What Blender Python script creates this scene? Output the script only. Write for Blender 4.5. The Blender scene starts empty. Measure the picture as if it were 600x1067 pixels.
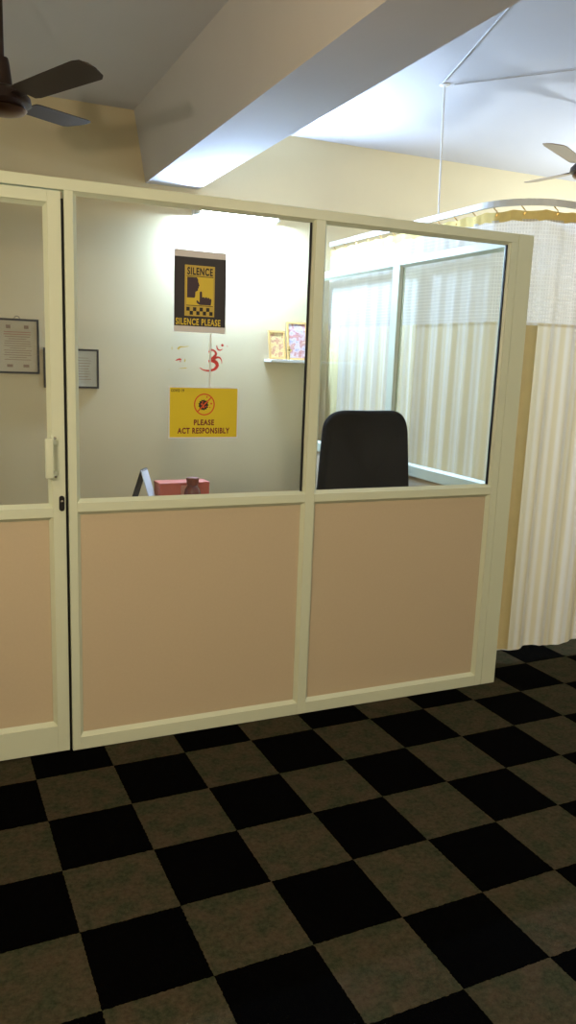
import bpy, bmesh, math, random
from mathutils import Vector, Matrix
random.seed(7)
PI = math.pi
scn = bpy.context.scene
COL = scn.collection

# ---------------------------------------------------------------- materials
def S(c):                                   # sRGB 0-255 -> linear
    return tuple(((v/255)/12.92 if v/255 <= .04045 else ((v/255+.055)/1.055)**2.4) for v in c) + (1,)

class NT:
    def __init__(s, name):
        s.m = bpy.data.materials.new(name); s.m.use_nodes = True
        s.t = s.m.node_tree; s.t.nodes.clear()
        s.out = s.t.nodes.new('ShaderNodeOutputMaterial')
    def n(s, kind, **k):
        nd = s.t.nodes.new('ShaderNode' + kind)
        for a, v in k.items():
            if a in nd.inputs and not hasattr(nd, a): nd.inputs[a].default_value = v
            elif hasattr(nd, a): setattr(nd, a, v)
            else: nd.inputs[a.replace('_', ' ')].default_value = v
        return nd
    def l(s, a, b): s.t.links.new(a, b)
    def math(s, op, a, b=None):
        nd = s.t.nodes.new('ShaderNodeMath'); nd.operation = op
        for i, v in enumerate((a, b)):
            if v is None: continue
            if isinstance(v, (int, float)): nd.inputs[i].default_value = v
            else: s.l(v, nd.inputs[i])
        return nd.outputs[0]
    def mix(s, f, a, b):
        nd = s.t.nodes.new('ShaderNodeMix'); nd.data_type = 'RGBA'
        for i, v in ((0, f), (6, a), (7, b)):
            if isinstance(v, (int, float)): nd.inputs[i].default_value = v
            elif isinstance(v, tuple): nd.inputs[i].default_value = v
            else: s.l(v, nd.inputs[i])
        return nd.outputs[2]

def plain(name, col, rough=.5, metal=0., spec=.5, noise=.06, nscale=6., bump=0., bscale=80., coat=0.):
    """principled surface with a faint procedural mottling of its own colour"""
    t = NT(name); c = S(col)
    p = t.n('BsdfPrincipled'); p.inputs['Roughness'].default_value = rough
    p.inputs['Metallic'].default_value = metal; p.inputs['Specular IOR Level'].default_value = spec
    p.inputs['Coat Weight'].default_value = coat
    tc = t.n('TexCoord'); nz = t.n('TexNoise'); nz.inputs['Scale'].default_value = nscale; nz.inputs['Detail'].default_value = 5
    t.l(tc.outputs['Object'], nz.inputs['Vector'])
    d = tuple(v*(1-noise) for v in c[:3]) + (1,); b = tuple(min(1, v*(1+noise)) for v in c[:3]) + (1,)
    t.l(t.mix(nz.outputs['Fac'], d, b), p.inputs['Base Color'])
    if bump:
        n2 = t.n('TexNoise'); n2.inputs['Scale'].default_value = bscale; n2.inputs['Detail'].default_value = 3
        t.l(tc.outputs['Object'], n2.inputs['Vector'])
        bp = t.n('Bump'); bp.inputs['Strength'].default_value = bump; bp.inputs['Distance'].default_value = .004
        t.l(n2.outputs['Fac'], bp.inputs['Height']); t.l(bp.outputs[0], p.inputs['Normal'])
    t.l(p.outputs[0], t.out.inputs[0])
    return t.m

TX, TY, TS, TA = -.1691, -.1857, .302, .0175
def floor_mat():
    t = NT('checker_carpet_tile')
    tc = t.n('TexCoord'); mp = t.n('Mapping'); mp.vector_type = 'TEXTURE'
    mp.inputs['Location'].default_value = (TX, TY, 0); mp.inputs['Rotation'].default_value = (0, 0, TA)
    mp.inputs['Scale'].default_value = (TS, TS, 1)
    t.l(tc.outputs['Object'], mp.inputs['Vector'])
    # slightly fuzzy tile edges
    wob = t.n('TexNoise'); wob.inputs['Scale'].default_value = 90; t.l(tc.outputs['Object'], wob.inputs['Vector'])
    sub = t.n('VectorMath', operation='SUBTRACT'); t.l(wob.outputs['Color'], sub.inputs[0]); sub.inputs[1].default_value = (.5, .5, .5)
    sc = t.n('VectorMath', operation='SCALE'); t.l(sub.outputs[0], sc.inputs[0]); sc.inputs['Scale'].default_value = .03
    add = t.n('VectorMath', operation='ADD'); t.l(mp.outputs[0], add.inputs[0]); t.l(sc.outputs[0], add.inputs[1])
    sp = t.n('SeparateXYZ'); t.l(add.outputs[0], sp.inputs[0])
    par = t.math('FLOORED_MODULO', t.math('ADD', t.math('FLOOR', sp.outputs[0]), t.math('FLOOR', sp.outputs[1])), 2)
    n1 = t.n('TexNoise'); n1.inputs['Scale'].default_value = 60; n1.inputs['Detail'].default_value = 6; n1.inputs['Roughness'].default_value = .75
    t.l(tc.outputs['Object'], n1.inputs['Vector'])
    cr = t.n('ValToRGB'); e = cr.color_ramp.elements
    e[0].position = .3; e[0].color = S((20, 20, 14)); e[1].position = .72; e[1].color = S((78, 73, 57))
    t.l(n1.outputs['Fac'], cr.inputs[0])
    n2 = t.n('TexNoise'); n2.inputs['Scale'].default_value = 14; t.l(tc.outputs['Object'], n2.inputs['Vector'])
    tint = t.n('ValToRGB'); e = tint.color_ramp.elements
    e[0].position = .35; e[0].color = S((42, 52, 34)); e[1].position = .65; e[1].color = S((74, 60, 46))
    t.l(n2.outputs['Fac'], tint.inputs[0])
    brown = t.mix(.45, cr.outputs[0], tint.outputs[0])
    blk = t.mix(n1.outputs['Fac'], S((0, 0, 0)), S((3, 3, 3)))
    col = t.mix(par, blk, brown)
    p = t.n('BsdfPrincipled'); p.inputs['Roughness'].default_value = .95; p.inputs['Specular IOR Level'].default_value = .02
    t.l(col, p.inputs['Base Color'])
    n3 = t.n('TexNoise'); n3.inputs['Scale'].default_value = 260; t.l(tc.outputs['Object'], n3.inputs['Vector'])
    bp = t.n('Bump'); bp.inputs['Strength'].default_value = .4; bp.inputs['Distance'].default_value = .004
    t.l(n3.outputs['Fac'], bp.inputs['Height']); t.l(bp.outputs[0], p.inputs['Normal'])
    t.l(p.outputs[0], t.out.inputs[0])
    return t.m

def glass_mat():
    t = NT('clear_window_glass')
    tr = t.n('BsdfTransparent'); tr.inputs[0].default_value = (.97, .98, .97, 1)
    gl = t.n('BsdfGlossy'); gl.inputs['Roughness'].default_value = .02
    lw = t.n('LayerWeight'); lw.inputs['Blend'].default_value = .12
    f = t.math('ADD', t.math('MULTIPLY', lw.outputs['Fresnel'], .35), .012)
    mx = t.n('MixShader'); t.l(f, mx.inputs[0]); t.l(tr.outputs[0], mx.inputs[1]); t.l(gl.outputs[0], mx.inputs[2])
    # a thin film of dust
    df = t.n('BsdfDiffuse'); df.inputs[0].default_value = (.8, .82, .85, 1)
    tc = t.n('TexCoord'); nz = t.n('TexNoise'); nz.inputs['Scale'].default_value = 3; nz.inputs['Detail'].default_value = 6
    t.l(tc.outputs['Object'], nz.inputs['Vector'])
    f2 = t.math('MULTIPLY', nz.outputs['Fac'], .02)
    m2 = t.n('MixShader'); t.l(f2, m2.inputs[0]); t.l(mx.outputs[0], m2.inputs[1]); t.l(df.outputs[0], m2.inputs[2])
    t.l(m2.outputs[0], t.out.inputs[0])
    return t.m

def cloth_mat():
    """cream curtain cloth woven in vertical stripes, thin enough to let light through"""
    t = NT('striped_cream_curtain_cloth')
    uv = t.n('UVMap'); sp = t.n('SeparateXYZ'); t.l(uv.outputs[0], sp.inputs[0])
    u = sp.outputs[0]
    a = t.math('SINE', t.math('MULTIPLY', u, 2*PI/.062)); b = t.math('SINE', t.math('MULTIPLY', u, 2*PI/.173))
    f = t.math('ADD', t.math('MULTIPLY', t.math('ADD', a, b), .25), .5)
    cr = t.n('ValToRGB'); e = cr.color_ramp.elements
    e[0].position = .25; e[0].color = S((238, 228, 196)); e[1].position = .75; e[1].color = S((246, 243, 234))
    t.l(f, cr.inputs[0])
    d = t.n('BsdfDiffuse'); t.l(cr.outputs[0], d.inputs[0])
    tl = t.n('BsdfTranslucent'); t.l(cr.outputs[0], tl.inputs[0])
    mx = t.n('MixShader'); mx.inputs[0].default_value = .45
    t.l(d.outputs[0], mx.inputs[1]); t.l(tl.outputs[0], mx.inputs[2]); t.l(mx.outputs[0], t.out.inputs[0])
    return t.m

def net_mat():
    """white netting: square mesh of threads with open holes"""
    t = NT('white_curtain_netting')
    uv = t.n('UVMap'); sp = t.n('SeparateXYZ'); t.l(uv.outputs[0], sp.inputs[0])
    def line(x):
        fr = t.math('FRACT', t.math('DIVIDE', x, .019))
        return t.math('LESS_THAN', t.math('ABSOLUTE', t.math('SUBTRACT', fr, .5)), .14)
    g = t.math('MAXIMUM', line(sp.outputs[0]), line(sp.outputs[1]))
    alpha = t.math('ADD', t.math('MULTIPLY', g, .18), .78)
    d = t.n('BsdfDiffuse'); d.inputs[0].default_value = S((238, 238, 236)); tl = t.n('BsdfTranslucent'); tl.inputs[0].default_value = S((238, 238, 236))
    mx = t.n('MixShader'); mx.inputs[0].default_value = .4; t.l(d.outputs[0], mx.inputs[1]); t.l(tl.outputs[0], mx.inputs[2])
    tr = t.n('BsdfTransparent')
    m2 = t.n('MixShader'); t.l(alpha, m2.inputs[0]); t.l(tr.outputs[0], m2.inputs[1]); t.l(mx.outputs[0], m2.inputs[2])
    t.l(m2.outputs[0], t.out.inputs[0])
    return t.m

def emit_mat(name, col, k):
    t = NT(name); e = t.n('Emission'); e.inputs[0].default_value = col; e.inputs[1].default_value = k
    t.l(e.outputs[0], t.out.inputs[0]); return t.m

def blotch_mat(name, cols, scale):
    """printed picture of soft colour patches"""
    t = NT(name); tc = t.n('TexCoord'); nz = t.n('TexNoise'); nz.inputs['Scale'].default_value = scale; nz.inputs['Detail'].default_value = 2
    t.l(tc.outputs['Object'], nz.inputs['Vector'])
    cr = t.n('ValToRGB'); e = cr.color_ramp.elements
    e[0].position = .3; e[0].color = S(cols[0]); e[1].position = .7; e[1].color = S(cols[-1])
    for i, c in enumerate(cols[1:-1]):
        el = e.new(.3 + .4*(i+1)/(len(cols)-1)); el.color = S(c)
    t.l(nz.outputs['Fac'], cr.inputs[0])
    p = t.n('BsdfPrincipled'); p.inputs['Roughness'].default_value = .35; t.l(cr.outputs[0], p.inputs['Base Color'])
    t.l(p.outputs[0], t.out.inputs[0]); return t.m

M = dict(
    floor=floor_mat(), glass=glass_mat(), cloth=cloth_mat(), net=net_mat(),
    wall=plain('cream_wall_paint', (216, 199, 160), .85, spec=.2, noise=.05, nscale=2.5, bump=.15, bscale=40),
    ceiling=plain('white_ceiling_paint', (204, 200, 198), .9, spec=.15, noise=.04, nscale=2, bump=.15, bscale=30),
    alu=plain('cream_powder_coated_aluminium', (216, 222, 196), .38, spec=.5, noise=.025, nscale=3),
    panel=plain('beige_laminate_board', (200, 183, 154), .6, spec=.3, noise=.035, nscale=90),
    gasketgap=plain('black_gasket_and_gap', (10, 10, 10), .6),  # rubber of the pane gaskets, also the painted dark of the door gap
    white=plain('white_plastic', (236, 234, 226), .4),
    trackm=plain('pale_grey_painted_track', (214, 216, 212), .4),
    dark=plain('dark_brown_fan_enamel', (40, 26, 19), .4, spec=.4),
    darkblade=plain('brown_fan_blade', (42, 27, 20), .5, spec=.3),
    litblade=plain('lit_brown_fan_blade', (158, 138, 112), .5),  # fan brown lightened, the light on the right fan is in the colour
    brass=plain('brass', (214, 170, 96), .25, metal=1.),
    header=plain('yellow_cream_curtain_tape', (226, 203, 130), .9, spec=.1, noise=.1, nscale=20),
    hem=plain('pale_yellow_curtain_hem', (238, 220, 164), .9, spec=.1, noise=.06, nscale=12),
    bronze=plain('dark_bronze', (96, 66, 44), .3, metal=.9),
    black=plain('black_plastic', (16, 15, 16), .45),
    chairf=plain('charcoal_chair_fabric', (13, 12, 13), .95, spec=.06, noise=.2, nscale=60, bump=.3, bscale=300),
    chrome=plain('chrome', (200, 200, 200), .2, metal=1.),
    paper=plain('white_paper', (214, 212, 214), .6, noise=.02),
    posterk=plain('black_poster_print', (34, 28, 32), .5, noise=.12, nscale=12),
    postery=plain('golden_yellow_poster_print', (210, 184, 48), .5, noise=.04),
    posterg=plain('ochre_poster_print', (188, 162, 62), .5, noise=.04),
    posterp=plain('purple_black_print', (52, 30, 40), .5, noise=.05),
    ink=plain('black_print', (26, 22, 16), .6),
    notice=plain('yellow_notice_print', (212, 190, 30), .55, noise=.03),
    maroon=plain('dark_red_print', (112, 34, 22), .55),
    redring=plain('orange_red_print', (206, 84, 28), .55),
    red=plain('red_paint', (210, 62, 50), .5, noise=.15, nscale=30),
    ochre=plain('ochre_paint_flakes', (196, 164, 60), .6),
    desk=plain('brown_desk_laminate', (120, 84, 58), .45, noise=.12, nscale=5),
    framek=plain('dark_brown_frame_wood', (30, 24, 24), .4),
    cert=plain('cream_certificate_paper', (196, 182, 152), .6, noise=.06, nscale=18),
    certb=plain('pale_certificate_paper', (196, 194, 178), .6, noise=.04, nscale=18),
    certline=plain('faded_brown_print', (150, 122, 100), .7),
    certred=plain('faded_red_print', (178, 110, 92), .7),
    gilt=plain('gilt_wood_frame', (206, 164, 96), .45),
    pic1=blotch_mat('orange_devotional_print', [(214, 176, 104), (226, 200, 140), (186, 122, 92), (222, 186, 140)], 26),
    pic2=blotch_mat('mauve_devotional_print', [(140, 134, 170), (206, 188, 186), (178, 112, 104), (208, 180, 152)], 20),
    redbox=plain('red_card_box', (192, 98, 80), .5, noise=.08, nscale=25),
    pinkband=plain('pale_pink_band', (222, 170, 150), .5),
    jar=plain('brown_glazed_jar', (104, 38, 24), .2, noise=.1, coat=.4),
    jarlid=plain('brown_wood_lid', (120, 62, 42), .5),
    tube=emit_mat('lit_led_tube', (.46, .66, 1., 1), 2300.),
    flash=plain('bright_metal', (230, 210, 150), .15, metal=.9),
)

# ---------------------------------------------------------------- mesh helpers
class MB:
    def __init__(s): s.b = bmesh.new()
    def _post(s, verts, M4):
        if M4 is not None: bmesh.ops.transform(s.b, matrix=M4, verts=verts)
    def box(s, x0, x1, y0, y1, z0, z1, bev=0, M4=None, seg=2):
        r = bmesh.ops.create_cube(s.b, size=1.0)
        vs = r['verts']
        for v in vs:
            v.co = Vector(((x0+x1)/2 + v.co.x*(x1-x0), (y0+y1)/2 + v.co.y*(y1-y0), (z0+z1)/2 + v.co.z*(z1-z0)))
        if bev:
            es = list({e for v in vs for e in v.link_edges})
            q = bmesh.ops.bevel(s.b, geom=es, offset=bev, segments=seg, affect='EDGES', profile=.5)
            vs = list({v for f in q['faces'] for v in f.verts} | {v for v in vs if v.is_valid})
        s._post(vs, M4); return s
    def prism(s, pts, axis, a, b, M4=None):
        """polygon pts (2-D, in the two other axes in order) extruded along axis from a to b"""
        def mk(p, w):
            if axis == 'x': return (w, p[0], p[1])
            if axis == 'y': return (p[0], w, p[1])
            return (p[0], p[1], w)
        A = [s.b.verts.new(mk(p, a)) for p in pts]; B = [s.b.verts.new(mk(p, b)) for p in pts]
        n = len(pts)
        s.b.faces.new(A); s.b.faces.new(B[::-1])
        for i in range(n): s.b.faces.new((A[i], B[i], B[(i+1) % n], A[(i+1) % n]))
        s._post(A+B, M4); return s
    def lathe(s, prof, n=28, M4=None):
        """profile [(r,z)...] around z"""
        rings = []
        for r, z in prof:
            if r < 1e-6: rings.append([s.b.verts.new((0, 0, z))])
            else: rings.append([s.b.verts.new((r*math.cos(2*PI*i/n), r*math.sin(2*PI*i/n), z)) for i in range(n)])
        for A, B in zip(rings, rings[1:]):
            for i in range(n):
                j = (i+1) % n
                f = [A[i % len(A)], A[j % len(A)], B[j % len(B)], B[i % len(B)]]
                u = []
                for v in f:
                    if v not in u: u.append(v)
                if len(u) > 2: s.b.faces.new(u)
        s._post([v for r in rings for v in r], M4); return s
    def tube(s, pts, r, n=10, rads=None):
        pts = [Vector(p) for p in pts]; rings = []
        up = None
        for i, p in enumerate(pts):
            d = (pts[min(i+1, len(pts)-1)] - pts[max(i-1, 0)]).normalized()
            if up is None:
                up = d.orthogonal().normalized()
            else:
                up = (up - d*up.dot(d)).normalized()
            sd = d.cross(up); rr = rads[i] if rads else r
            rings.append([s.b.verts.new(p + up*math.cos(2*PI*k/n)*rr + sd*math.sin(2*PI*k/n)*rr) for k in range(n)])
        for A, B in zip(rings, rings[1:]):
            for i in range(n): s.b.faces.new((A[i], A[(i+1) % n], B[(i+1) % n], B[i]))
        s.b.faces.new(rings[0][::-1]); s.b.faces.new(rings[-1]); return s
    def build(s, name, mat, parent=None, smooth=False, loc=None):
        bmesh.ops.recalc_face_normals(s.b, faces=s.b.faces[:])
        me = bpy.data.meshes.new(name); s.b.to_mesh(me); s.b.free()
        if smooth:
            for p in me.polygons: p.use_smooth = True
            me.set_sharp_from_angle(angle=math.radians(40))
        me.materials.append(mat)
        o = bpy.data.objects.new(name, me); COL.objects.link(o)
        if parent: o.parent = parent
        if loc: o.location = loc
        return o

def tag(o, label, cat, group=None):
    o['label'] = label; o['category'] = cat; o['kind'] = 'thing'
    if group: o['group'] = group
    return o
def thing(name, label, cat, loc=(0, 0, 0), rz=0, group=None):
    o = bpy.data.objects.new(name, None); COL.objects.link(o); o.empty_display_size = .1
    o.location = loc; o.rotation_euler = (0, 0, rz)
    return tag(o, label, cat, group)
def struct(o, label=None, cat=None):
    o['kind'] = 'structure'
    if label: o['label'] = label
    if cat: o['category'] = cat
    return o
def copy_tree(o, parent=None):
    c = o.copy(); COL.objects.link(c); c.parent = parent
    for ch in list(o.children): copy_tree(ch, c)
    return c

# ---------------------------------------------------------------- room shell
XL, XR, YF, YB, ZC = -1.45, 6.2, -5.2, 2.30, 3.19
struct(MB().box(XL-.15, XR+.15, YF-.15, YB+.15, -.12, 0).build('floor', M['floor']),
       'black and brown chequered carpet tile floor across the whole room', 'floor')
struct(MB().box(XL-.15, XR+.15, YF-.15, YB+.15, ZC, ZC+.12).build('ceiling', M['ceiling']),
       'plain white painted ceiling above the glass cabin', 'ceiling')
struct(MB().box(XL-.15, XR+.15, YB, YB+.15, 0, ZC).build('wall_back', M['wall']),
       'cream painted back wall behind the glass cabin', 'wall')
struct(MB().box(XL-.15, XL, YF, YB, 0, ZC).build('wall_left', M['wall']), 'cream painted wall at the left of the room', 'wall')
struct(MB().box(XR, XR+.15, YF, YB, 0, ZC).build('wall_right', M['wall']), 'cream painted wall at the right of the room', 'wall')
struct(MB().box(XL-.15, XR+.15, YF-.15, YF, 0, ZC).build('wall_front', M['wall']), 'cream painted wall behind the viewer', 'wall')
struct(MB().prism([(.795, ZC), (1.235, ZC), (1.230, 2.755), (.872, 2.755)], 'y', YF, YB).build('beam', M['ceiling']),
       'deep white ceiling beam running from front to back', 'beam')

# ---------------------------------------------------------------- glazed partitions
H = 2.27
D = .045                                     # frame depth
def bead_ring(mb, x0, x1, z0, z1, w=.014, face=.004, deep=.020):
    """mitred sloping glazing bead round an opening, front side (towards -y)"""
    P = [[(x0, face, z0), (x1, face, z0), (x1, face, z1), (x0, face, z1)],
         [(x0+w, deep, z0+w), (x1-w, deep, z0+w), (x1-w, deep, z1-w), (x0+w, deep, z1-w)],
         [(x0, deep+.001, z0), (x1, deep+.001, z0), (x1, deep+.001, z1), (x0, deep+.001, z1)]]
    V = [[mb.b.verts.new(p) for p in r] for r in P]
    for a, b in ((0, 1), (1, 2), (2, 0)):
        for i in range(4):
            j = (i+1) % 4
            mb.b.faces.new((V[a][i], V[a][j], V[b][j], V[b][i]))
    return mb
def bay(par, x0, x1, zg0, zg1, zp0, zp1, gasket=True):
    """one bay: pane above, board below, with beads. openings are given at the frame edge"""
    bead_ring(MB(), x0, x1, zg0, zg1).build('glazing_bead', M['alu'], par)
    bead_ring(MB(), x0, x1, zp0, zp1).build('panel_bead', M['alu'], par)
    MB().box(x0+.001, x1-.001, .0215, .0265, zg0+.001, zg1-.001).build('glass_pane', M['glass'], par)
    MB().box(x0+.001, x1-.001, .0215, .0335, zp0+.001, zp1-.001).build('board_panel', M['panel'], par)
    if gasket:
        g = MB().box(x1-.021, x1-.0135, .010, .0205, zg0+.012, zg1-.012, .001)
        g.build('rubber_gasket', M['gasketgap'], par)
B = .014
fp = thing('glass_partition', 'cream framed front partition of the cabin with glass above beige boards, carrying the yellow notice', 'partition', (0, 0, 0))
XS = -.95
bv = .0015
MB().box(XL, 2.100, 0, D, 2.2147+B, H, bv).build('top_rail', M['alu'], fp)
# posts: left of the pane by the door, middle, right (twin profile at the corner), hinge side of the door
MB().box(0, .047-B, 0, D, 0, 2.2147+B, bv).build('post', M['alu'], fp)
MB().box(1.019+B, 1.092-B, 0, D, 0, 2.2147+B, bv).build('post', M['alu'], fp)
MB().box(2.045+B, 2.100, 0, D, 0, 2.2147+B, bv).build('post', M['alu'], fp)
MB().box(2.1012, 2.189, -.001, D*1.9, 0, H+.001, .003).build('corner_post', M['alu'], fp)
MB().box(XS-.05, XS, 0, D, 0, 2.2147+B, bv).build('post', M['alu'], fp)
for a, b in ((.047-B, 1.019+B), (1.092-B, 2.045+B)):
    MB().box(a, b, 0, D, 1.0065+B, 1.072-B, bv).build('sill_rail', M['alu'], fp)
    MB().box(a, b, 0, D, 0, .070-B, bv).build('bottom_rail', M['alu'], fp)
    bay(fp, a, b, 1.072-B, 2.2147+B, .070-B, 1.0065+B)
# fixed piece between hinge post and the wall (beyond the frame)
MB().box(XL, XS-.05, .012, .03, 0, 2.2147+B).build('board_panel', M['panel'], fp)

# door
dr = thing('cabin_door', 'cream framed half glazed cabin door with long pull handle and black keyhole', 'door', (0, 0, 0))
x0, x1 = XS+.005, -.0125
st0, st1 = x0+.075, -.075
ztop = 2.222
MB().box(x0, st0-B, -.004, D-.004, .008, ztop, bv).build('stile', M['alu'], dr)
MB().box(st1+B, x1, -.004, D-.004, .008, ztop, bv).build('stile', M['alu'], dr)
MB().box(st0-B, st1+B, -.004, D-.004, 2.166+B, ztop, bv).build('door_rail', M['alu'], dr)
MB().box(st0-B, st1+B, -.004, D-.004, .990+B, 1.058-B, bv).build('door_rail', M['alu'], dr)
MB().box(st0-B, st1+B, -.004, D-.004, .008, .137-B, bv).build('door_rail', M['alu'], dr)
bay(dr, st0-B, st1+B, 1.058-B, 2.166+B, .137-B, .990+B, gasket=False)
MB().box(-.0115, -.001, .012, .034, .01, 2.20, .001).build('dark_gap_filler', M['gasketgap'], fp)  # black filler strip added to stand for the shade in the door gap
# pull handle: back plate on the stile and an offset broad grip carried by two lugs
hd = MB().prism([(-.051+.013*math.cos(a), 1.235 + s*.095 + .013*math.sin(a)) for s, rng in ((1, range(0, 181, 20)), (-1, range(180, 361, 20))) for a in [math.radians(q) for q in rng]],
                'y', -.008, -.0035).build('handle', M['alu'], dr)
MB().box(-.092, -.060, -.052, -.032, 1.165, 1.320, .006, seg=3).build('grip', M['alu'], hd, True)
for z in (1.183, 1.303):
    MB().prism([(-.078, -.044), (-.062, -.046), (-.043, -.018), (-.043, -.007), (-.060, -.007), (-.062, -.020)], 'z', z-.009, z+.009).build('lug', M['alu'], hd)
    MB().lathe([(0, .0), (.006, 0), (.0055, .003), (0, .004)], 14, Matrix.Translation((-.050, -.008, z+.014 if z > 1.2 else z-.014)) @ Matrix.Rotation(PI/2, 4, 'X')).build('screw', M['chrome'], hd)
lk = MB().prism([(-.028+.0105*math.cos(math.radians(q)), 1.060 + (1 if q < 180 else -1)*.020 + .0105*math.sin(math.radians(q))) for q in list(range(0, 181, 20)) + list(range(180, 360, 20))],
                'y', -.009, -.0035).build('lock', M['black'], dr)
MB().lathe([(0, 0), (.0065, 0), (.006, .003), (.002, .0035), (0, .002)], 18, Matrix.Translation((-.028, -.009, 1.068)) @ Matrix.Rotation(PI/2, 4, 'X')).build('cylinder', M['chrome'], lk)

# side partition, closing the cabin on the right, runs back to the wall (local x = world y, local y = -world x)
sp_ = thing('glass_partition', 'cream framed side partition of the cabin behind the dark chair, running back to the wall', 'partition', (2.178, 0, 0), PI/2)
a0, a1 = D*1.9+.001, YB-.003
MB().box(a0, a1, 0, D, 2.2147+B, H, bv).build('top_rail', M['alu'], sp_)
MB().box(a0, a0+.06, 0, D, 0, 2.2147+B, bv).build('post', M['alu'], sp_)
MB().box(1.115, 1.19, 0, D, 0, 2.2147+B, bv).build('post', M['alu'], sp_)
MB().box(a1-.06, a1, 0, D, 0, 2.2147+B, bv).build('post', M['alu'], sp_)
def back_bead(mb, *a):
    return bead_ring(mb, *a)
for a, b in ((a0+.06, 1.115), (1.19, a1-.06)):
    MB().box(a, b, 0, D, .985, 1.045, bv).build('sill_rail', M['alu'], sp_)
    MB().box(a, b, 0, D, 0, .06, bv).build('bottom_rail', M['alu'], sp_)
    bay(sp_, a, b, 1.045, 2.2147+B, .06, .985, gasket=False)
    # inner stop, cabin side
    m = MB(); bead_ring(m, a, b, 1.045, 2.2147+B)
    bmesh.ops.transform(m.b, matrix=Matrix.Translation((0, D+.003, 0)) @ Matrix.Diagonal((1, -1, 1, 1)), verts=m.b.verts[:])
    m.build('glazing_bead', M['alu'], sp_)

# ---------------------------------------------------------------- lettering helpers (in the plane y = const, facing -y)
def text_mesh(body, x0, x1, z0, z1, y, mat, name, parent, bold=.0):
    cu = bpy.data.curves.new(name, 'FONT'); cu.body = body; cu.size = 1; cu.offset = bold; cu.space_character = 1.14; cu.resolution_u = 4
    tmp = bpy.data.objects.new('tmp', cu); COL.objects.link(tmp)
    dg = bpy.context.evaluated_depsgraph_get(); dg.update()
    me = bpy.data.meshes.new_from_object(tmp.evaluated_get(dg))
    bpy.data.objects.remove(tmp); bpy.data.curves.remove(cu)
    xs = [v.co.x for v in me.vertices]; ys = [v.co.y for v in me.vertices]
    ax, bx, ay, by = min(xs), max(xs), min(ys), max(ys)
    for v in me.vertices:
        v.co = Vector((x0 + (v.co.x-ax)/(bx-ax)*(x1-x0), y, z0 + (v.co.y-ay)/(by-ay)*(z1-z0)))
    me.materials.clear(); me.materials.append(mat); me.name = name
    o = bpy.data.objects.new(name, me); COL.objects.link(o); o.parent = parent
    return o
def sheet(mb, x0, x1, z0, z1, y0, y1): return mb.box(x0, x1, y0, y1, z0, z1)
def poly(mb, pts, y0, y1): return mb.prism(pts, 'y', y0, y1)
def stroke(mb, pts, ws, y0, y1, sub=6):
    """tapered brush stroke through points (Catmull-Rom), as a thin raised ribbon"""
    P = [Vector(p) for p in pts]; Q = []; W = []
    for i in range(len(P)-1):
        p0, p1, p2, p3 = P[max(i-1, 0)], P[i], P[i+1], P[min(i+2, len(P)-1)]
        for k in range(sub):
            t = k/sub
            Q.append(.5*((2*p1) + (p2-p0)*t + (2*p0-5*p1+4*p2-p3)*t*t + (3*p1-p0-3*p2+p3)*t**3)); W.append(ws[i]*(1-t)+ws[i+1]*t)
    Q.append(P[-1]); W.append(ws[-1])
    L, R = [], []
    for i, q in enumerate(Q):
        d = (Q[min(i+1, len(Q)-1)] - Q[max(i-1, 0)]).normalized(); n = Vector((-d.y, d.x))
        L.append(q+n*W[i]/2); R.append(q-n*W[i]/2)
    for i in range(len(Q)-1):
        poly(mb, [L[i], L[i+1], R[i+1], R[i]], y0, y1)
    return mb

YG = .0213                                  # outer face of the glass
# ---- "silence" poster (A4 portrait)
px0, px1, pz0, pz1 = .4255, .6445, 1.742, 2.062
w, h = px1-px0, pz1-pz0
po = thing('poster', 'black and yellow silence poster with finger pictogram taped high on the glass', 'poster', ((px0+px1)/2, YG, pz0))
px0 -= (px0+px1)/2; px1 = px0 + w
def Q(fx, fz): return (px0+fx*w, (1-fz)*h)
def rect(mb, fx0, fx1, fz0, fz1, y0, y1):
    a, b = Q(fx0, fz1), Q(fx1, fz0); return sheet(mb, a[0], b[0], a[1], b[1], y0, y1)
rect(MB(), 0, 1, 0, 1, -.0009, -.0002).build('paper', M['paper'], po)
rect(MB(), .006, .994, .085, .925, -.0012, -.0009).build('black_print', M['posterk'], po)
rect(MB(), .20, .775, .180, .800, -.0015, -.0012).build('sign_print', M['posterg'], po)
rect(MB(), .235, .745, .318, .665, -.0018, -.0015).build('picture_print', M['postery'], po)
for a in ((.235, .745, .310, .318), (.235, .745, .665, .673)): rect(MB(), *a, -.0018, -.0015).build('rule_line', M['ink'], po)
a, b = Q(.245, .298), Q(.735, .205)
text_mesh('SILENCE', a[0], b[0], a[1], b[1], -.0016, M['ink'], 'lettering', po, .035)
a, b = Q(.035, .912), Q(.90, .828)
text_mesh('SILENCE PLEASE', a[0], b[0], a[1], b[1], -.0013, M['postery'], 'lettering', po, .03)
face = [(.245, .325), (.43, .325), (.452, .35), (.455, .375), (.482, .425), (.462, .438), (.466, .455), (.448, .463), (.455, .480), (.430, .492), (.405, .500), (.400, .560), (.385, .575), (.245, .575)]
poly(MB(), [Q(*p) for p in face], -.0021, -.0018).build('face_silhouette', M['posterp'], po)
hand = [(.475, .655), (.475, .628), (.452, .640), (.425, .625), (.430, .605), (.452, .612), (.482, .635), (.487, .500), (.500, .492), (.522, .492), (.530, .500), (.535, .566), (.548, .560), (.580, .562), (.588, .575), (.600, .566), (.628, .570), (.636, .584), (.648, .576), (.672, .582), (.682, .598), (.686, .592), (.705, .598), (.712, .618), (.700, .655)]
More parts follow.
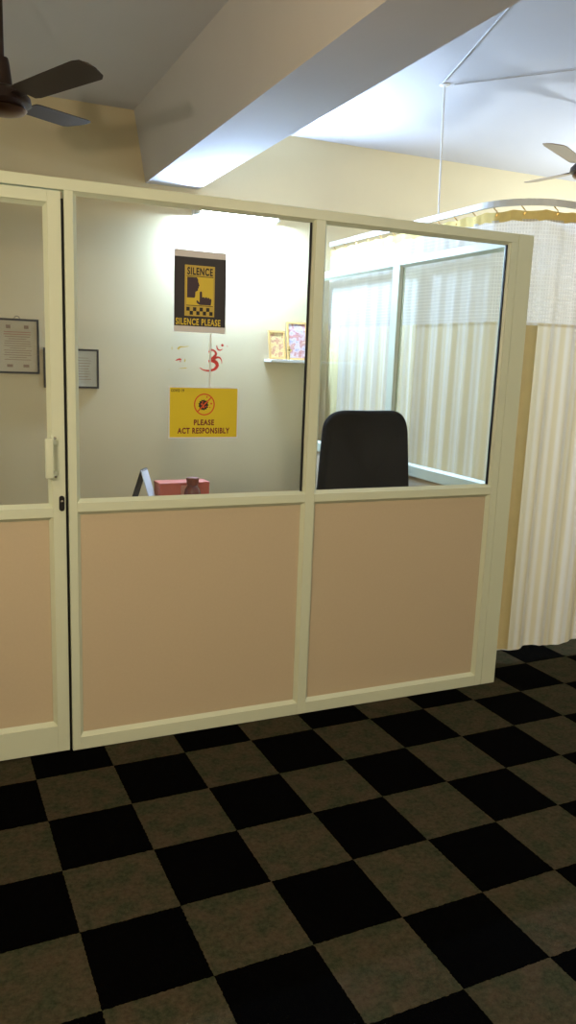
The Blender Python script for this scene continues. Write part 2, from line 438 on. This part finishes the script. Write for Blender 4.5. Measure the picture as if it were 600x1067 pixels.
hand = [(.490, .658), (.440, .640), (.425, .620), (.430, .604), (.452, .606), (.484, .630), (.487, .500), (.500, .492), (.522, .492), (.530, .500), (.535, .566), (.548, .560), (.580, .562), (.588, .574), (.598, .560), (.628, .560), (.636, .576), (.646, .563), (.674, .565), (.682, .582), (.692, .572), (.712, .578), (.716, .600), (.704, .658)]
poly(MB(), [Q(*p) for p in hand], -.0021, -.0018).build('hand_silhouette', M['posterp'], po)
m = MB()
for r in range(2):
    for k in range(4):
        fx = .235 + (2*k + r)*.0635; rect(m, fx, fx+.0635, .690+r*.047, .737+r*.047, -.0018, -.0015)
m.build('chequer_print', M['ink'], po)

# ---- yellow "please act responsibly" notice (A4 landscape)
nx0, nx1, nz0, nz1 = .4065, .7095, 1.309, 1.522
w, h = nx1-nx0, nz1-nz0
no = thing('notice', 'yellow please act responsibly notice with crossed out germ, on glass below poster', 'notice', ((nx0+nx1)/2, YG, nz0))
px0 = -w/2
rect(MB(), 0, 1, 0, 1, -.0009, -.0002).build('paper', M['paper'], no)
rect(MB(), .016, .984, .018, .972, -.0012, -.0009).build('yellow_print', M['notice'], no)
for s, (fx0, fx1, fz1, fz0), bo in (('PLEASE', (.357, .650, .742, .628), .024), ('ACT RESPONSIBLY', (.125, .880, .905, .788), .024), ('COVID 19', (.03, .215, .100, .045), .02)):
    a, b = Q(fx0, fz1), Q(fx1, fz0)
    text_mesh(s, a[0], b[0], a[1], b[1], -.0013, M['maroon'] if s != 'COVID 19' else M['ink'], 'lettering', no, bo*1.7)
c = Vector(Q(.505, .335)); R = .0455
m = MB(); N = 40
for i in range(N):
    a0_, a1_ = 2*PI*i/N, 2*PI*(i+1)/N
    poly(m, [(c.x+R*math.cos(a0_), c.y+R*math.sin(a0_)), (c.x+R*math.cos(a1_), c.y+R*math.sin(a1_)), (c.x+R*.88*math.cos(a1_), c.y+R*.88*math.sin(a1_)), (c.x+R*.88*math.cos(a0_), c.y+R*.88*math.sin(a0_))], -.0015, -.0012)
m.build('ring_print', M['redring'], no)
gm = MB(); g = c + Vector((-.004, -.002))
poly(gm, [(g.x + (.0185 if i % 2 else .0235)*math.cos(2*PI*i/26), g.y + (.0185 if i % 2 else .0235)*math.sin(2*PI*i/26)) for i in range(26)], -.0015, -.0012)
gm.build('germ_print', M['ink'], no)
gm = MB()
for dx, dz, r in ((.007, .006, .004), (-.007, .003, .005), (.001, -.009, .0045), (-.004, .012, .003), (.011, -.006, .003)):
    poly(gm, [(g.x+dx+r*math.cos(2*PI*i/12), g.y+dz+r*math.sin(2*PI*i/12)) for i in range(12)], -.0018, -.0015)
for dx, dz, r in ((.030, .004, .004), (.011, .031, .0035), (.024, -.012, .0025)):
    poly(gm, [(c.x+dx+r*math.cos(2*PI*i/12), c.y+dz+r*math.sin(2*PI*i/12)) for i in range(12)], -.0015, -.0012)
gm.build('spots_print', M['redring'], no)
stroke(MB(), [(c.x-R*.66, c.y-R*.66), (c.x+R*.66, c.y+R*.66)], [.0055, .0055], -.0021, -.0018).build('slash_print', M['redring'], no)

# ---- worn marks painted on the glass between the two sheets.  u,v = crop pixels -> metres on the pane
def G(u, v):                                # pixel scale of the pane near there: 0.00413 m per photo pixel
    U, V = 165 + u/6.667, 340 + v/6.664
    return (.5785 + (U-218)*.00414, 1.742 - (V-346.5)*.003865 + (U-218)*.00012)
om = MB()
K = .00052
def st(pts, ws, m): stroke(m, [G(*p) for p in pts], [q*K for q in ws], YG-.0006, YG-.0001)
st([(348, 178), (362, 160), (388, 168), (398, 190), (378, 214), (356, 226)], [9, 16, 15, 20, 18, 8], om)
st([(346, 240), (372, 236), (400, 248), (408, 272), (388, 296), (350, 306), (312, 300), (288, 284)], [16, 24, 30, 26, 22, 13, 9, 6], om)
st([(380, 232), (400, 214), (424, 214), (438, 234), (440, 256)], [14, 18, 14, 8, 4], om)
st([(402, 128), (408, 152), (426, 162), (446, 152)], [6, 12, 10, 4], om)
dc = G(442, 127)
poly(om, [(dc[0]+.0055*math.cos(2*PI*i/12), dc[1]+.0055*math.sin(2*PI*i/12)) for i in range(12)], YG-.0006, YG-.0001)
st([(474, 128), (480, 138)], [5, 5], om)
tag(om.build('om_symbol', M['red']), 'red hand painted om symbol on the glass above the yellow notice', 'symbol')
wm = MB(); st([(136, 158), (150, 142), (180, 140), (208, 136)], [18, 12, 6, 5], wm)
wk = tag(wm.build('worn_paint_mark', M['ochre']), 'flaked ochre and red remains of a painted mark, left of the om symbol', 'symbol')
for pts, ws in (([(96, 142), (97, 160)], [7, 5]), ([(148, 290), (172, 288), (196, 286)], [4, 5, 8]), ([(80, 292), (76, 304)], [5, 4]), ([(186, 226), (182, 244)], [10, 8])):
    wm = MB(); st(pts, ws, wm); wm.build('ochre_fleck', M['ochre'], wk)
for pts, ws in (([(122, 234), (146, 226), (160, 230)], [6, 14, 14]), ([(152, 238), (156, 246)], [8, 6])):
    wm = MB(); st(pts, ws, wm); wm.build('red_fleck', M['red'], wk)
# pale cable strip stuck down the glass from the poster to the notice
m = MB().box(.5785, .5845, YG-.0035, YG-.0002, 1.524, 1.741, .001)
tag(m.build('cable_strip', M['trackm']), 'thin grey strip on the glass joining the silence poster to the yellow notice', 'strip')

# ---------------------------------------------------------------- inside the cabin: wall things
def frame_box(par, w, h, t, d, mat, name='frame'):
    """four mitred sides, lying in y from -d to 0, bottom at z 0, centred in x"""
    m = MB(); o = [(-w/2, 0), (w/2, 0), (w/2, h), (-w/2, h)]; i = [(-w/2+t, t), (w/2-t, t), (w/2-t, h-t), (-w/2+t, h-t)]
    for k in range(4):
        j = (k+1) % 4
        poly(m, [o[k], o[j], i[j], i[k]], -d, -.001)
    return m.build(name, mat, par)
ce = thing('certificate_frame', 'dark framed cream certificate on back wall, seen through the door glass', 'picture frame', (.040, YB, 1.495))
cw, ch = .264, .345
frame_box(ce, cw, ch, .013, .018, M['framek'])
MB().box(-cw/2+.012, cw/2-.012, -.009, -.004, .012, ch-.012).build('certificate_sheet', M['cert'], ce)
m = MB(); mr = MB()
for k in range(13):
    z = ch-.085-k*.0145; q = .085 - (.03 if k % 4 == 3 else 0) - random.random()*.012
    (mr if k in (0, 1) else m).box(-q, q, -.0098, -.0088, z, z+.0035)
for s in (-1, 1):
    m.box(s*.055-.014, s*.055+.014, -.0098, -.0088, ch-.062, ch-.040); m.box(s*.05-.018, s*.05+.018, -.0098, -.0088, .040, .058)
m.build('faded_print', M['certline'], ce); mr.build('faded_print', M['certred'], ce)
MB().tube([(-.02, -.006, ch-.002), (-.008, -.006, ch+.016), (.008, -.006, ch+.016), (.02, -.006, ch-.002)], .002, 6).build('hanging_wire', M['framek'], ce)
c2 = thing('certificate_frame', 'dark framed pale certificate on back wall, half hidden behind the door post', 'picture frame', (.375, YB, 1.408))
cw, ch = .356, .258
frame_box(c2, cw, ch, .013, .018, M['framek'])
MB().box(-cw/2+.012, cw/2-.012, -.009, -.004, .012, ch-.012).build('certificate_sheet', M['certb'], c2)
m = MB()
for k in range(9):
    z = ch-.06-k*.0175; q = .11 - random.random()*.02
    m.box(-q, q+.02, -.0098, -.0088, z, z+.003)
m.build('faded_print', M['certline'], c2)

# LED batten under the beam, the cabin's own lamp
lamp = thing('wall_lamp', 'lit white tube light on the back wall above the shelf, glaring behind the glass', 'lamp', (1.50, YB-.001, 2.603))
MB().prism([(0, .030), (-.030, .030), (-.034, .034), (-.104, .034), (-.105, .028), (-.040, .024), (-.028, -.020), (0, -.020)], 'x', -.31, .31).build('shading_batten', M['white'], lamp)  # hood added over the tube to keep its light off the wall above
MB().tube([(-.275, -.100, 0), (.275, -.100, 0)], .013, 16).build('tube', M['tube'], lamp, True)
for s in (-1, 1):
    MB().box(s*.288-.012, s*.288+.012, -.116, -.010, -.016, .026, .003).build('end_cap', M['white'], lamp)

# shelf with two devotional pictures and a brass lamp
sh = thing('wall_shelf', 'small white shelf on the back wall beside the middle post, holding two pictures', 'shelf', (1.915, YB, 1.620))
MB().box(-.16, .205, -.125, -.001, .004, .024, .002).build('board', M['white'], sh)
zs = 1.6445
def pic(x, w, h, mat, label, rz, y, mf=M['gilt']):
    t = thing('picture_frame', label, 'picture', (x, y, zs), rz, 'framed pictures on the shelf')
    tilt = Matrix.Rotation(math.radians(-9), 4, 'X')
    m = MB(); o = [(-w/2, 0), (w/2, 0), (w/2, h), (-w/2, h)]; b = .014; i = [(-w/2+b, b), (w/2-b, b), (w/2-b, h-b), (-w/2+b, h-b)]
    for k in range(4):
        j = (k+1) % 4; poly(m, [o[k], o[j], i[j], i[k]], -.014, 0)
    bmesh.ops.transform(m.b, matrix=tilt, verts=m.b.verts[:]); m.build('frame', mf, t)
    MB().box(-w/2+.012, w/2-.012, -.009, -.003, .012, h-.012, M4=tilt).build('print', mat, t)
    return t
pic(1.835, .135, .205, M['pic1'], 'small gilt framed orange picture at the left end of the shelf', .12, YB-.050)
pic(1.995, .160, .275, M['pic2'], 'taller gilt framed mauve picture beside the post, on the shelf', -.05, YB-.050)
bl = thing('brass_lamp', 'tiny shiny brass lamp standing between the two pictures on the shelf', 'lamp', (1.912, YB-.095, zs))
MB().lathe([(0, 0), (.017, 0), (.018, .004), (.008, .010), (.005, .022), (.008, .030), (.005, .038), (.006, .058), (0, .058)], 18).build('stem', M['flash'], bl, True)
MB().lathe([(0, .058), (.010, .058), (.019, .068), (.020, .074), (.016, .072), (.006, .068), (.004, .085), (.007, .094), (0, .104)], 18).build('bowl', M['flash'], bl, True)

# ---------------------------------------------------------------- desk and things on it (top at .79)
ZD = .79
dk = thing('desk', 'brown office desk inside the cabin behind the beige board', 'desk', (.85, 1.22, 0))
MB().box(-.52, .52, -.28, .28, ZD-.028, ZD, .004).build('desk_top', M['desk'], dk)
for s in (-1, 1):
    MB().box(s*.49-.012, s*.49+.012, -.25, .25, 0, ZD-.028, .002).build('side_panel', M['desk'], dk)
MB().box(-.475, .475, -.20, -.182, .20, ZD-.03, .002).build('modesty_panel', M['desk'], dk)
dw = MB().box(.10, .47, -.17, .24, ZD-.18, ZD-.032, .003).build('drawer', M['desk'], dk)
MB().tube([(.20, .242, ZD-.10), (.20, .262, ZD-.10), (.36, .262, ZD-.10), (.36, .242, ZD-.10)], .006, 8).build('handle', M['chrome'], dw)
# tent calendar
cl = thing('desk_calendar', 'black backed tent calendar standing on desk left of the red box', 'calendar', (.635, 1.37, ZD), math.radians(58))
ang = math.radians(33); L = .205
for s, mt, nm in ((1, M['black'], 'back_cover'), (-1, M['paper'], 'page_leaf')):
    mb = MB().box(-.055, .055, -.0025, .0025, 0, L)
    x = Matrix.Translation((0, s*L*math.sin(ang/2+.02), 0)) @ Matrix.Rotation(s*(ang/2+.02), 4, 'X')
    bmesh.ops.transform(mb.b, matrix=x, verts=mb.b.verts[:]); mb.build(nm, mt, cl)
MB().box(-.055, .055, -L*math.sin(ang/2+.02), L*math.sin(ang/2+.02), .0, .0025).build('base', M['black'], cl)
m = MB()
for k in range(12):
    cx = -.0495+k*.009
    m.tube([(cx, .006*math.cos(2*PI*i/10), L-.012+.008*math.sin(2*PI*i/10)) for i in range(11)], .0009, 5)
m.build('wire_binding', M['chrome'], cl)
rb = thing('card_box', 'low red card box with paler band lying on the desk', 'box', (.878, 1.41, ZD), .03)
MB().box(-.155, .155, -.06, .06, .001, .110, .003).build('box', M['redbox'], rb)
MB().box(-.025, .03, -.0615, .0615, .0005, .0985, .002).build('band', M['pinkband'], rb)
MB().box(-.157, .157, -.062, .062, .100, .1145, .003).build('lid', M['redbox'], rb)
jr = thing('jar', 'small brown jar with flared lid, standing in front of the red box', 'jar', (.908, 1.29, ZD))
MB().lathe([(0, 0), (.036, 0), (.045, .012), (.050, .055), (.044, .085), (.033, .100), (.030, .106), (0, .106)], 28).build('body', M['jar'], jr, True)
MB().lathe([(0, .107), (.031, .107), (.034, .114), (.037, .136), (.039, .148), (.036, .153), (0, .154)], 28).build('lid', M['jarlid'], jr, True)

# ---------------------------------------------------------------- office chair behind the right hand pane
chx, chy = 1.715, .62
cr_ = thing('office_chair', 'charcoal high backed office chair behind the right hand pane of glass', 'chair', (chx, chy, 0), .05)
def cushion(outline, y0, y1, bulge, n=3, xform=None):
    """padded slab: outline in x,z, rounded front and back"""
    mb = MB(); rings = []
    ts = [i/8 for i in range(9)]
    cx = sum(p[0] for p in outline)/len(outline); cz = sum(p[1] for p in outline)/len(outline)
    for t in ts:
        k = 1 - .055*abs(2*t-1)**3
        rings.append([mb.b.verts.new((cx+(p[0]-cx)*k, y0+(y1-y0)*t + bulge(p, t), cz+(p[1]-cz)*k)) for p in outline])
    for A, Bq in zip(rings, rings[1:]):
        for i in range(len(A)): mb.b.faces.new((A[i], A[(i+1) % len(A)], Bq[(i+1) % len(A)], Bq[i]))
    for Rg, sgn in ((rings[0], -1), (rings[-1], 1)):
        co = [v.co.copy() for v in Rg]; prev = Rg
        for f in (.8, .5, .2):
            cur = [mb.b.verts.new((cx+(q.x-cx)*f, q.y + sgn*.012*(1-f), cz+(q.z-cz)*f)) for q in co]
            for i in range(len(cur)): mb.b.faces.new((prev[i], prev[(i+1) % len(cur)], cur[(i+1) % len(cur)], cur[i]))
            prev = cur
        mb.b.faces.new(prev)
    return mb
def rounded(pts, r):
    """round the corners of a polygon, one radius per corner"""
    out = []; n = len(pts)
    for i, p in enumerate(pts):
        p = Vector(p); a = (Vector(pts[i-1])-p).normalized(); b = (Vector(pts[(i+1) % n])-p).normalized(); rr = r[i]
        s, e = p+a*rr, p+b*rr
        for k in range(9):
            t = k/8; out.append(s*(1-t)**2 + p*2*t*(1-t) + e*t*t)
        m = (e + (Vector(pts[(i+1) % n]) + (p-Vector(pts[(i+1) % n])).normalized()*r[(i+1) % n]))/2
        out.append(m)
    return out
ol = rounded([(-.312, .60), (.325, .60), (.262, 1.388), (-.255, 1.388)], [.07, .07, .12, .12])
cushion(ol, -.055, .035, lambda p, t: .03*((p[1]-.95)/.4)**2 + .05*(p[0]/.25)**2).build('backrest', M['chairf'], cr_, True)
seat = cushion(rounded([(-.255, -.23), (.255, -.23), (.24, .26), (-.24, .26)], [.08]*4), -.05, .05, lambda p, t: 0)
bmesh.ops.transform(seat.b, matrix=Matrix.Translation((0, .30, .50)) @ Matrix(((1, 0, 0, 0), (0, 0, 1, 0), (0, -1, 0, 0), (0, 0, 0, 1))).inverted(), verts=seat.b.verts[:])
seat.build('seat', M['chairf'], cr_, True)
MB().tube([(0, .24, .43), (0, .04, .42), (0, -.055, .46), (0, -.062, .60), (0, -.045, .78)], .02, 10).build('back_bracket', M['black'], cr_, True)
for s in (-1, 1):
    ar = MB().tube([(s*.25, .18, .46), (s*.32, .18, .47), (s*.335, .17, .58), (s*.335, .15, .66)], .014, 10).build('armrest', M['black'], cr_, True)
    MB().box(s*.335-.03, s*.335+.03, .08, .32, .655, .685, .012).build('arm_pad', M['black'], ar, True)
MB().lathe([(0, .10), (.028, .10), (.028, .27), (.02, .272), (.02, .44), (.06, .442), (.06, .455), (0, .455)], 20, Matrix.Translation((0, .28, 0))).build('gas_column', M['black'], cr_, True)
base = MB()
for k in range(5):
    a = 2*PI*k/5 + .3
    base.tube([(0, .28, .125), (.15*math.cos(a), .28+.15*math.sin(a), .11), (.30*math.cos(a), .28+.30*math.sin(a), .085)], .02, 8, [.028, .022, .014])
base.build('star_base', M['black'], cr_, True)
for k in range(5):
    a = 2*PI*k/5 + .3
    T = Matrix.Translation((.30*math.cos(a), .28+.30*math.sin(a), .03)) @ Matrix.Rotation(a, 4, 'Z') @ Matrix.Rotation(PI/2, 4, 'X')
    MB().lathe([(0, -.022), (.024, -.022), (.0295, -.016), (.0295, -.004), (.018, -.003), (.018, .003), (.0295, .004), (.0295, .016), (.024, .022), (0, .022)], 18, T).build('caster', M['black'], cr_, True)

# ---------------------------------------------------------------- ward curtain on its bent track
ZT = 2.485
R = .30; CX, CY = 2.25, .21
path = []
y = YB-.01
while y > CY+R: path.append((CX, y)); y -= .006
for k in range(80):
    a = PI + (PI/2)*k/79; path.append((CX+R+R*math.cos(a), CY+R+R*math.sin(a)))
x = CX+R
while x < 4.4: path.append((x, CY)); x += .006
acc = [0]
for a, b in zip(path, path[1:]): acc.append(acc[-1]+math.hypot(b[0]-a[0], b[1]-a[1]))
tk = thing('curtain_track', 'pale grey bent curtain track hung from the ceiling by a thin rod', 'curtain track', (2.222, .90, ZC))
ox, oy = 2.222, .90
m = MB(); prev = None
for i in range(0, len(path), 6):
    p = Vector(path[i]); q = Vector(path[min(i+1, len(path)-1)]); o_ = Vector(path[max(i-1, 0)]); d = (q-o_).normalized(); n = Vector((-d.y, d.x))
    ring = [m.b.verts.new((p.x-ox+n.x*s, p.y-oy+n.y*s, ZT-ZC+z)) for s, z in ((-.009, -.016), (.009, -.016), (.009, .016), (-.009, .016))]
    if prev:
        for k in range(4): m.b.faces.new((prev[k], prev[(k+1) % 4], ring[(k+1) % 4], ring[k]))
    else: m.b.faces.new(ring[::-1])
    prev = ring
m.b.faces.new(prev)
m.build('rail', M['trackm'], tk)
MB().tube([(0, 0, -.004), (.018, 0, ZT-ZC+.014)], .0055, 10).build('support_rod', M['white'], tk, True)
MB().lathe([(0, -.001), (.030, -.001), (.028, -.008), (.010, -.012), (0, -.012)], 20).build('ceiling_flange', M['white'], tk, True)

def curtain(i0, i1, label, seed, hooks_every=.165, zt=ZT-.034):
    rnd = random.Random(seed)
    base_i = (i0+i1)//2
    t = thing('ward_curtain', label, 'curtain', (path[base_i][0], path[base_i][1], .06), 0, 'ward curtains on the bent track')
    lx, ly, lz = t.location
    ph = rnd.random()*6
    def off(s, z):
        g = (zt-z)/zt
        k = .35+.65*min(1, g*2.2)
        wv = math.sin(2*PI*s/.165 + ph + 1.3*math.sin(s*5.3+seed)) + .35*math.sin(2*PI*s/.071+1.3*ph+.8*math.sin(s*3.1))
        return k*.010*wv + .008*math.sin(s*6+z*1.4)*g
    def surf(z0, z1, nz, name, mat, parent, side=0., ia=i0, ib=i1, step=2):
        mb = MB(); uvl = mb.b.loops.layers.uv.new('UVMap'); rows = []; uvs = {}
        idx = list(range(ia, ib, step))
        for k in range(nz+1):
            z = z0 + (z1-z0)*k/nz; row = []
            for i in idx:
                p = Vector(path[i]); d = (Vector(path[min(i+1, len(path)-1)])-Vector(path[max(i-1, 0)])).normalized(); n = Vector((-d.y, d.x))
                o_ = off(acc[i], z)+side; zz = z
                if z0 < .1 and k == 0: zz += .010*math.sin(acc[i]*19+seed)
                if name == 'header_tape': zz += -.010*abs(math.sin(PI*acc[i]/hooks_every))
                v = mb.b.verts.new((p.x+n.x*o_-lx, p.y+n.y*o_-ly, zz-lz)); uvs[v] = (acc[i]*1.25, z); row.append(v)
            rows.append(row)
        for A, Bq in zip(rows, rows[1:]):
            for a in range(len(A)-1):
                f = mb.b.faces.new((A[a], A[a+1], Bq[a+1], Bq[a])); f.smooth = True
                for lp in f.loops: lp[uvl].uv = uvs[lp.vert]
        return mb.build(name, mat, parent, True)
    surf(.072, 1.872, 24, 'cloth_panel', M['cloth'], t)
    surf(1.872, zt-.050, 8, 'net_panel', M['net'], t)
    surf(1.868, 1.884, 1, 'seam', M['cloth'], t, -.0012)
    surf(zt-.052, zt, 2, 'header_tape', M['header'], t, 0)
    # side hem: folded edge strip
    surf(.078, 1.87, 24, 'side_hem', M['hem'], t, -.0022, i0, i0+34)
    s = acc[i0]+.05; i = i0
    while s < acc[i1-1]:
        while i < i1-1 and acc[i] < s: i += 1
        p = path[i]
        hk = MB().tube([(p[0]-lx, p[1]-ly, ZT-.018-lz), (p[0]-lx, p[1]-ly-.004, ZT-.024-lz), (p[0]-lx+.004, p[1]-ly-.022, ZT-.040-lz), (p[0]-lx+.004, p[1]-ly-.026, ZT-.056-lz), (p[0]-lx-.003, p[1]-ly-.022, ZT-.064-lz)], .003, 6)
        hk.build('hook', M['brass'], t, True)
        s += hooks_every
    return t
ic = next(i for i, p in enumerate(path) if p[1] < .62)
ie = 2*(next(i for i, p in enumerate(path) if p[0] > CX+.055 and p[1] < CY+R)//2)
curtain(0, ie+1, 'cream striped curtain with net top, hanging alongside the cabin behind the side glass', 3)
curtain(ie, len(path)-1, 'cream striped curtain with net top, to the right of the corner post', 8)

# conduits on the ceiling
def conduit(a, b, label):
    o = MB().tube([(a[0], a[1], ZC-.006), (b[0], b[1], ZC-.006)], .0034, 8).build('ceiling_conduit', M['ceiling'])
    tag(o, label, 'conduit', 'thin conduits on the ceiling'); return o
conduit((2.19, .87), (1.60, -.95), 'thin white conduit on ceiling from rod flange towards the beam')
conduit((2.26, .86), (2.75, .26), 'thin white conduit on ceiling from rod flange towards the fan at right')

# ---------------------------------------------------------------- ceiling fans
def fan(hub, Rb, angs, dz, label, mb_, zc=ZC, width=.135, pitch=-9):
    t = thing('ceiling_fan', label, 'ceiling fan', (hub[0], hub[1], zc), 0, None)
    z = hub[2]-zc
    MB().lathe([(0, 0), (.062, 0), (.062, -.012), (.045, -.045), (.024, -.075), (0, -.075)], 24).build('canopy', M['dark'], t, True)
    MB().lathe([(0, -.03), (.011, -.03), (.011, z+.05), (0, z+.05)], 14).build('down_rod', M['dark'], t, True)
    MB().lathe([(0, z+.155), (.026, z+.155), (.030, z+.14), (.040, z+.06), (.044, z+.048), (0, z+.048)], 20).build('coupling_cover', M['dark'], t, True)
    MB().lathe([(0, z+.05), (.05, z+.05), (.085, z+.036), (.108, z+.012), (.112, z-.012), (.09, z-.026), (0, z-.028)], 32).build('motor', M['dark'], t, True)
    MB().lathe([(0, z-.027), (.088, z-.027), (.094, z-.034), (.082, z-.046), (.04, z-.056), (0, z-.058)], 32).build('trim_cap', M['bronze'], t, True)
    for a, dzz in zip(angs, dz):
        T = Matrix.Rotation(math.radians(a), 4, 'Z') @ Matrix.Translation((0, 0, z)) @ Matrix.Rotation(-math.atan2(dzz, Rb), 4, 'Y')
        Tp = T @ Matrix.Rotation(math.radians(pitch), 4, 'X')
        pts = [(.17, -width*.40), (.20, -width*.44), (Rb-.05, -width*.52), (Rb-.012, -width*.46), (Rb, -width*.25), (Rb-.004, .0), (Rb-.03, width*.36), (Rb-.055, width*.46), (.20, width*.42), (.17, width*.36)]
        bl_ = MB().prism(pts, 'z', -.002, .002, Tp).build('blade', mb_, t)
        MB().box(.095, .23, -.022, .022, .002, .007, .002, Tp).build('blade_arm', M['dark'], bl_)
    return t
fan((-.165, .45, 2.625), .66, (293, 53, 173), (-.015, .085, -.05), 'dark brown ceiling fan at the top left over the cabin', M['darkblade'])
fan((3.235, .80, 2.845), .60, (207, 87, 327), (.02, .035, .0), 'brown ceiling fan, blades coloured as if lit, at the right edge beyond the curtain rod', M['litblade'])

# ---------------------------------------------------------------- lights
def point(name, loc, col, e, r):
    L = bpy.data.lights.new(name, 'POINT'); L.color = col; L.energy = e; L.shadow_soft_size = r
    o = bpy.data.objects.new(name, L); COL.objects.link(o); o.location = loc; return o
def area(name, loc, rot, col, e, sx, sy):
    L = bpy.data.lights.new(name, 'AREA'); L.shape = 'RECTANGLE'; L.size = sx; L.size_y = sy; L.color = col; L.energy = e
    o = bpy.data.objects.new(name, L); COL.objects.link(o); o.location = loc; o.rotation_euler = rot; return o
WARM = (1., .80, .52); COOL = (.78, .88, 1.)
point('wall_bulb', (-1.2, -2.4, 2.05), (1., .87, .68), 92, .04)
area('front_room_fill', (2.7, -4.0, 3.13), (math.radians(38), 0, math.radians(22)), (1., .90, .72), 50, 1.2, .08)  # unseen fill added behind the camera to brighten the partition's right side
point('ward_bulb', (4.5, 1.0, 2.3), (.66, .81, 1.), 150, .06)

wd = bpy.data.worlds.new('World'); scn.world = wd; wd.use_nodes = True
wd.node_tree.nodes['Background'].inputs[0].default_value = (.6, .55, .5, 1); wd.node_tree.nodes['Background'].inputs[1].default_value = .02

# ---------------------------------------------------------------- camera
Rm = ((0.9135272041351321, -0.40516787853646313, 0.036152973699412436), (-0.04446488646310128, -0.1878064659995336, -0.9811990650222764), (0.40434010582289764, 0.8947445006989581, -0.18958205952067314))
cam = bpy.data.cameras.new('Camera'); co = bpy.data.objects.new('Camera', cam); COL.objects.link(co)
r, d, f = (Vector(v) for v in Rm)
mw = Matrix((r, -d, -f)).transposed().to_4x4(); mw.translation = Vector((-0.47344154, -3.15085148, 1.64792367))
co.matrix_world = mw
cam.sensor_fit = 'HORIZONTAL'; cam.sensor_width = 36; cam.lens = 36*823.318/600; cam.clip_start = .05
scn.camera = co
vs = scn.view_settings; vs.view_transform = 'Standard'; vs.look = 'None'; vs.gamma = 1; vs.exposure = -.12; vs.use_curve_mapping = False
scn.cycles.use_denoising = True
scn.cycles.max_bounces = 10; scn.cycles.transparent_max_bounces = 24; scn.cycles.sample_clamp_indirect = 6
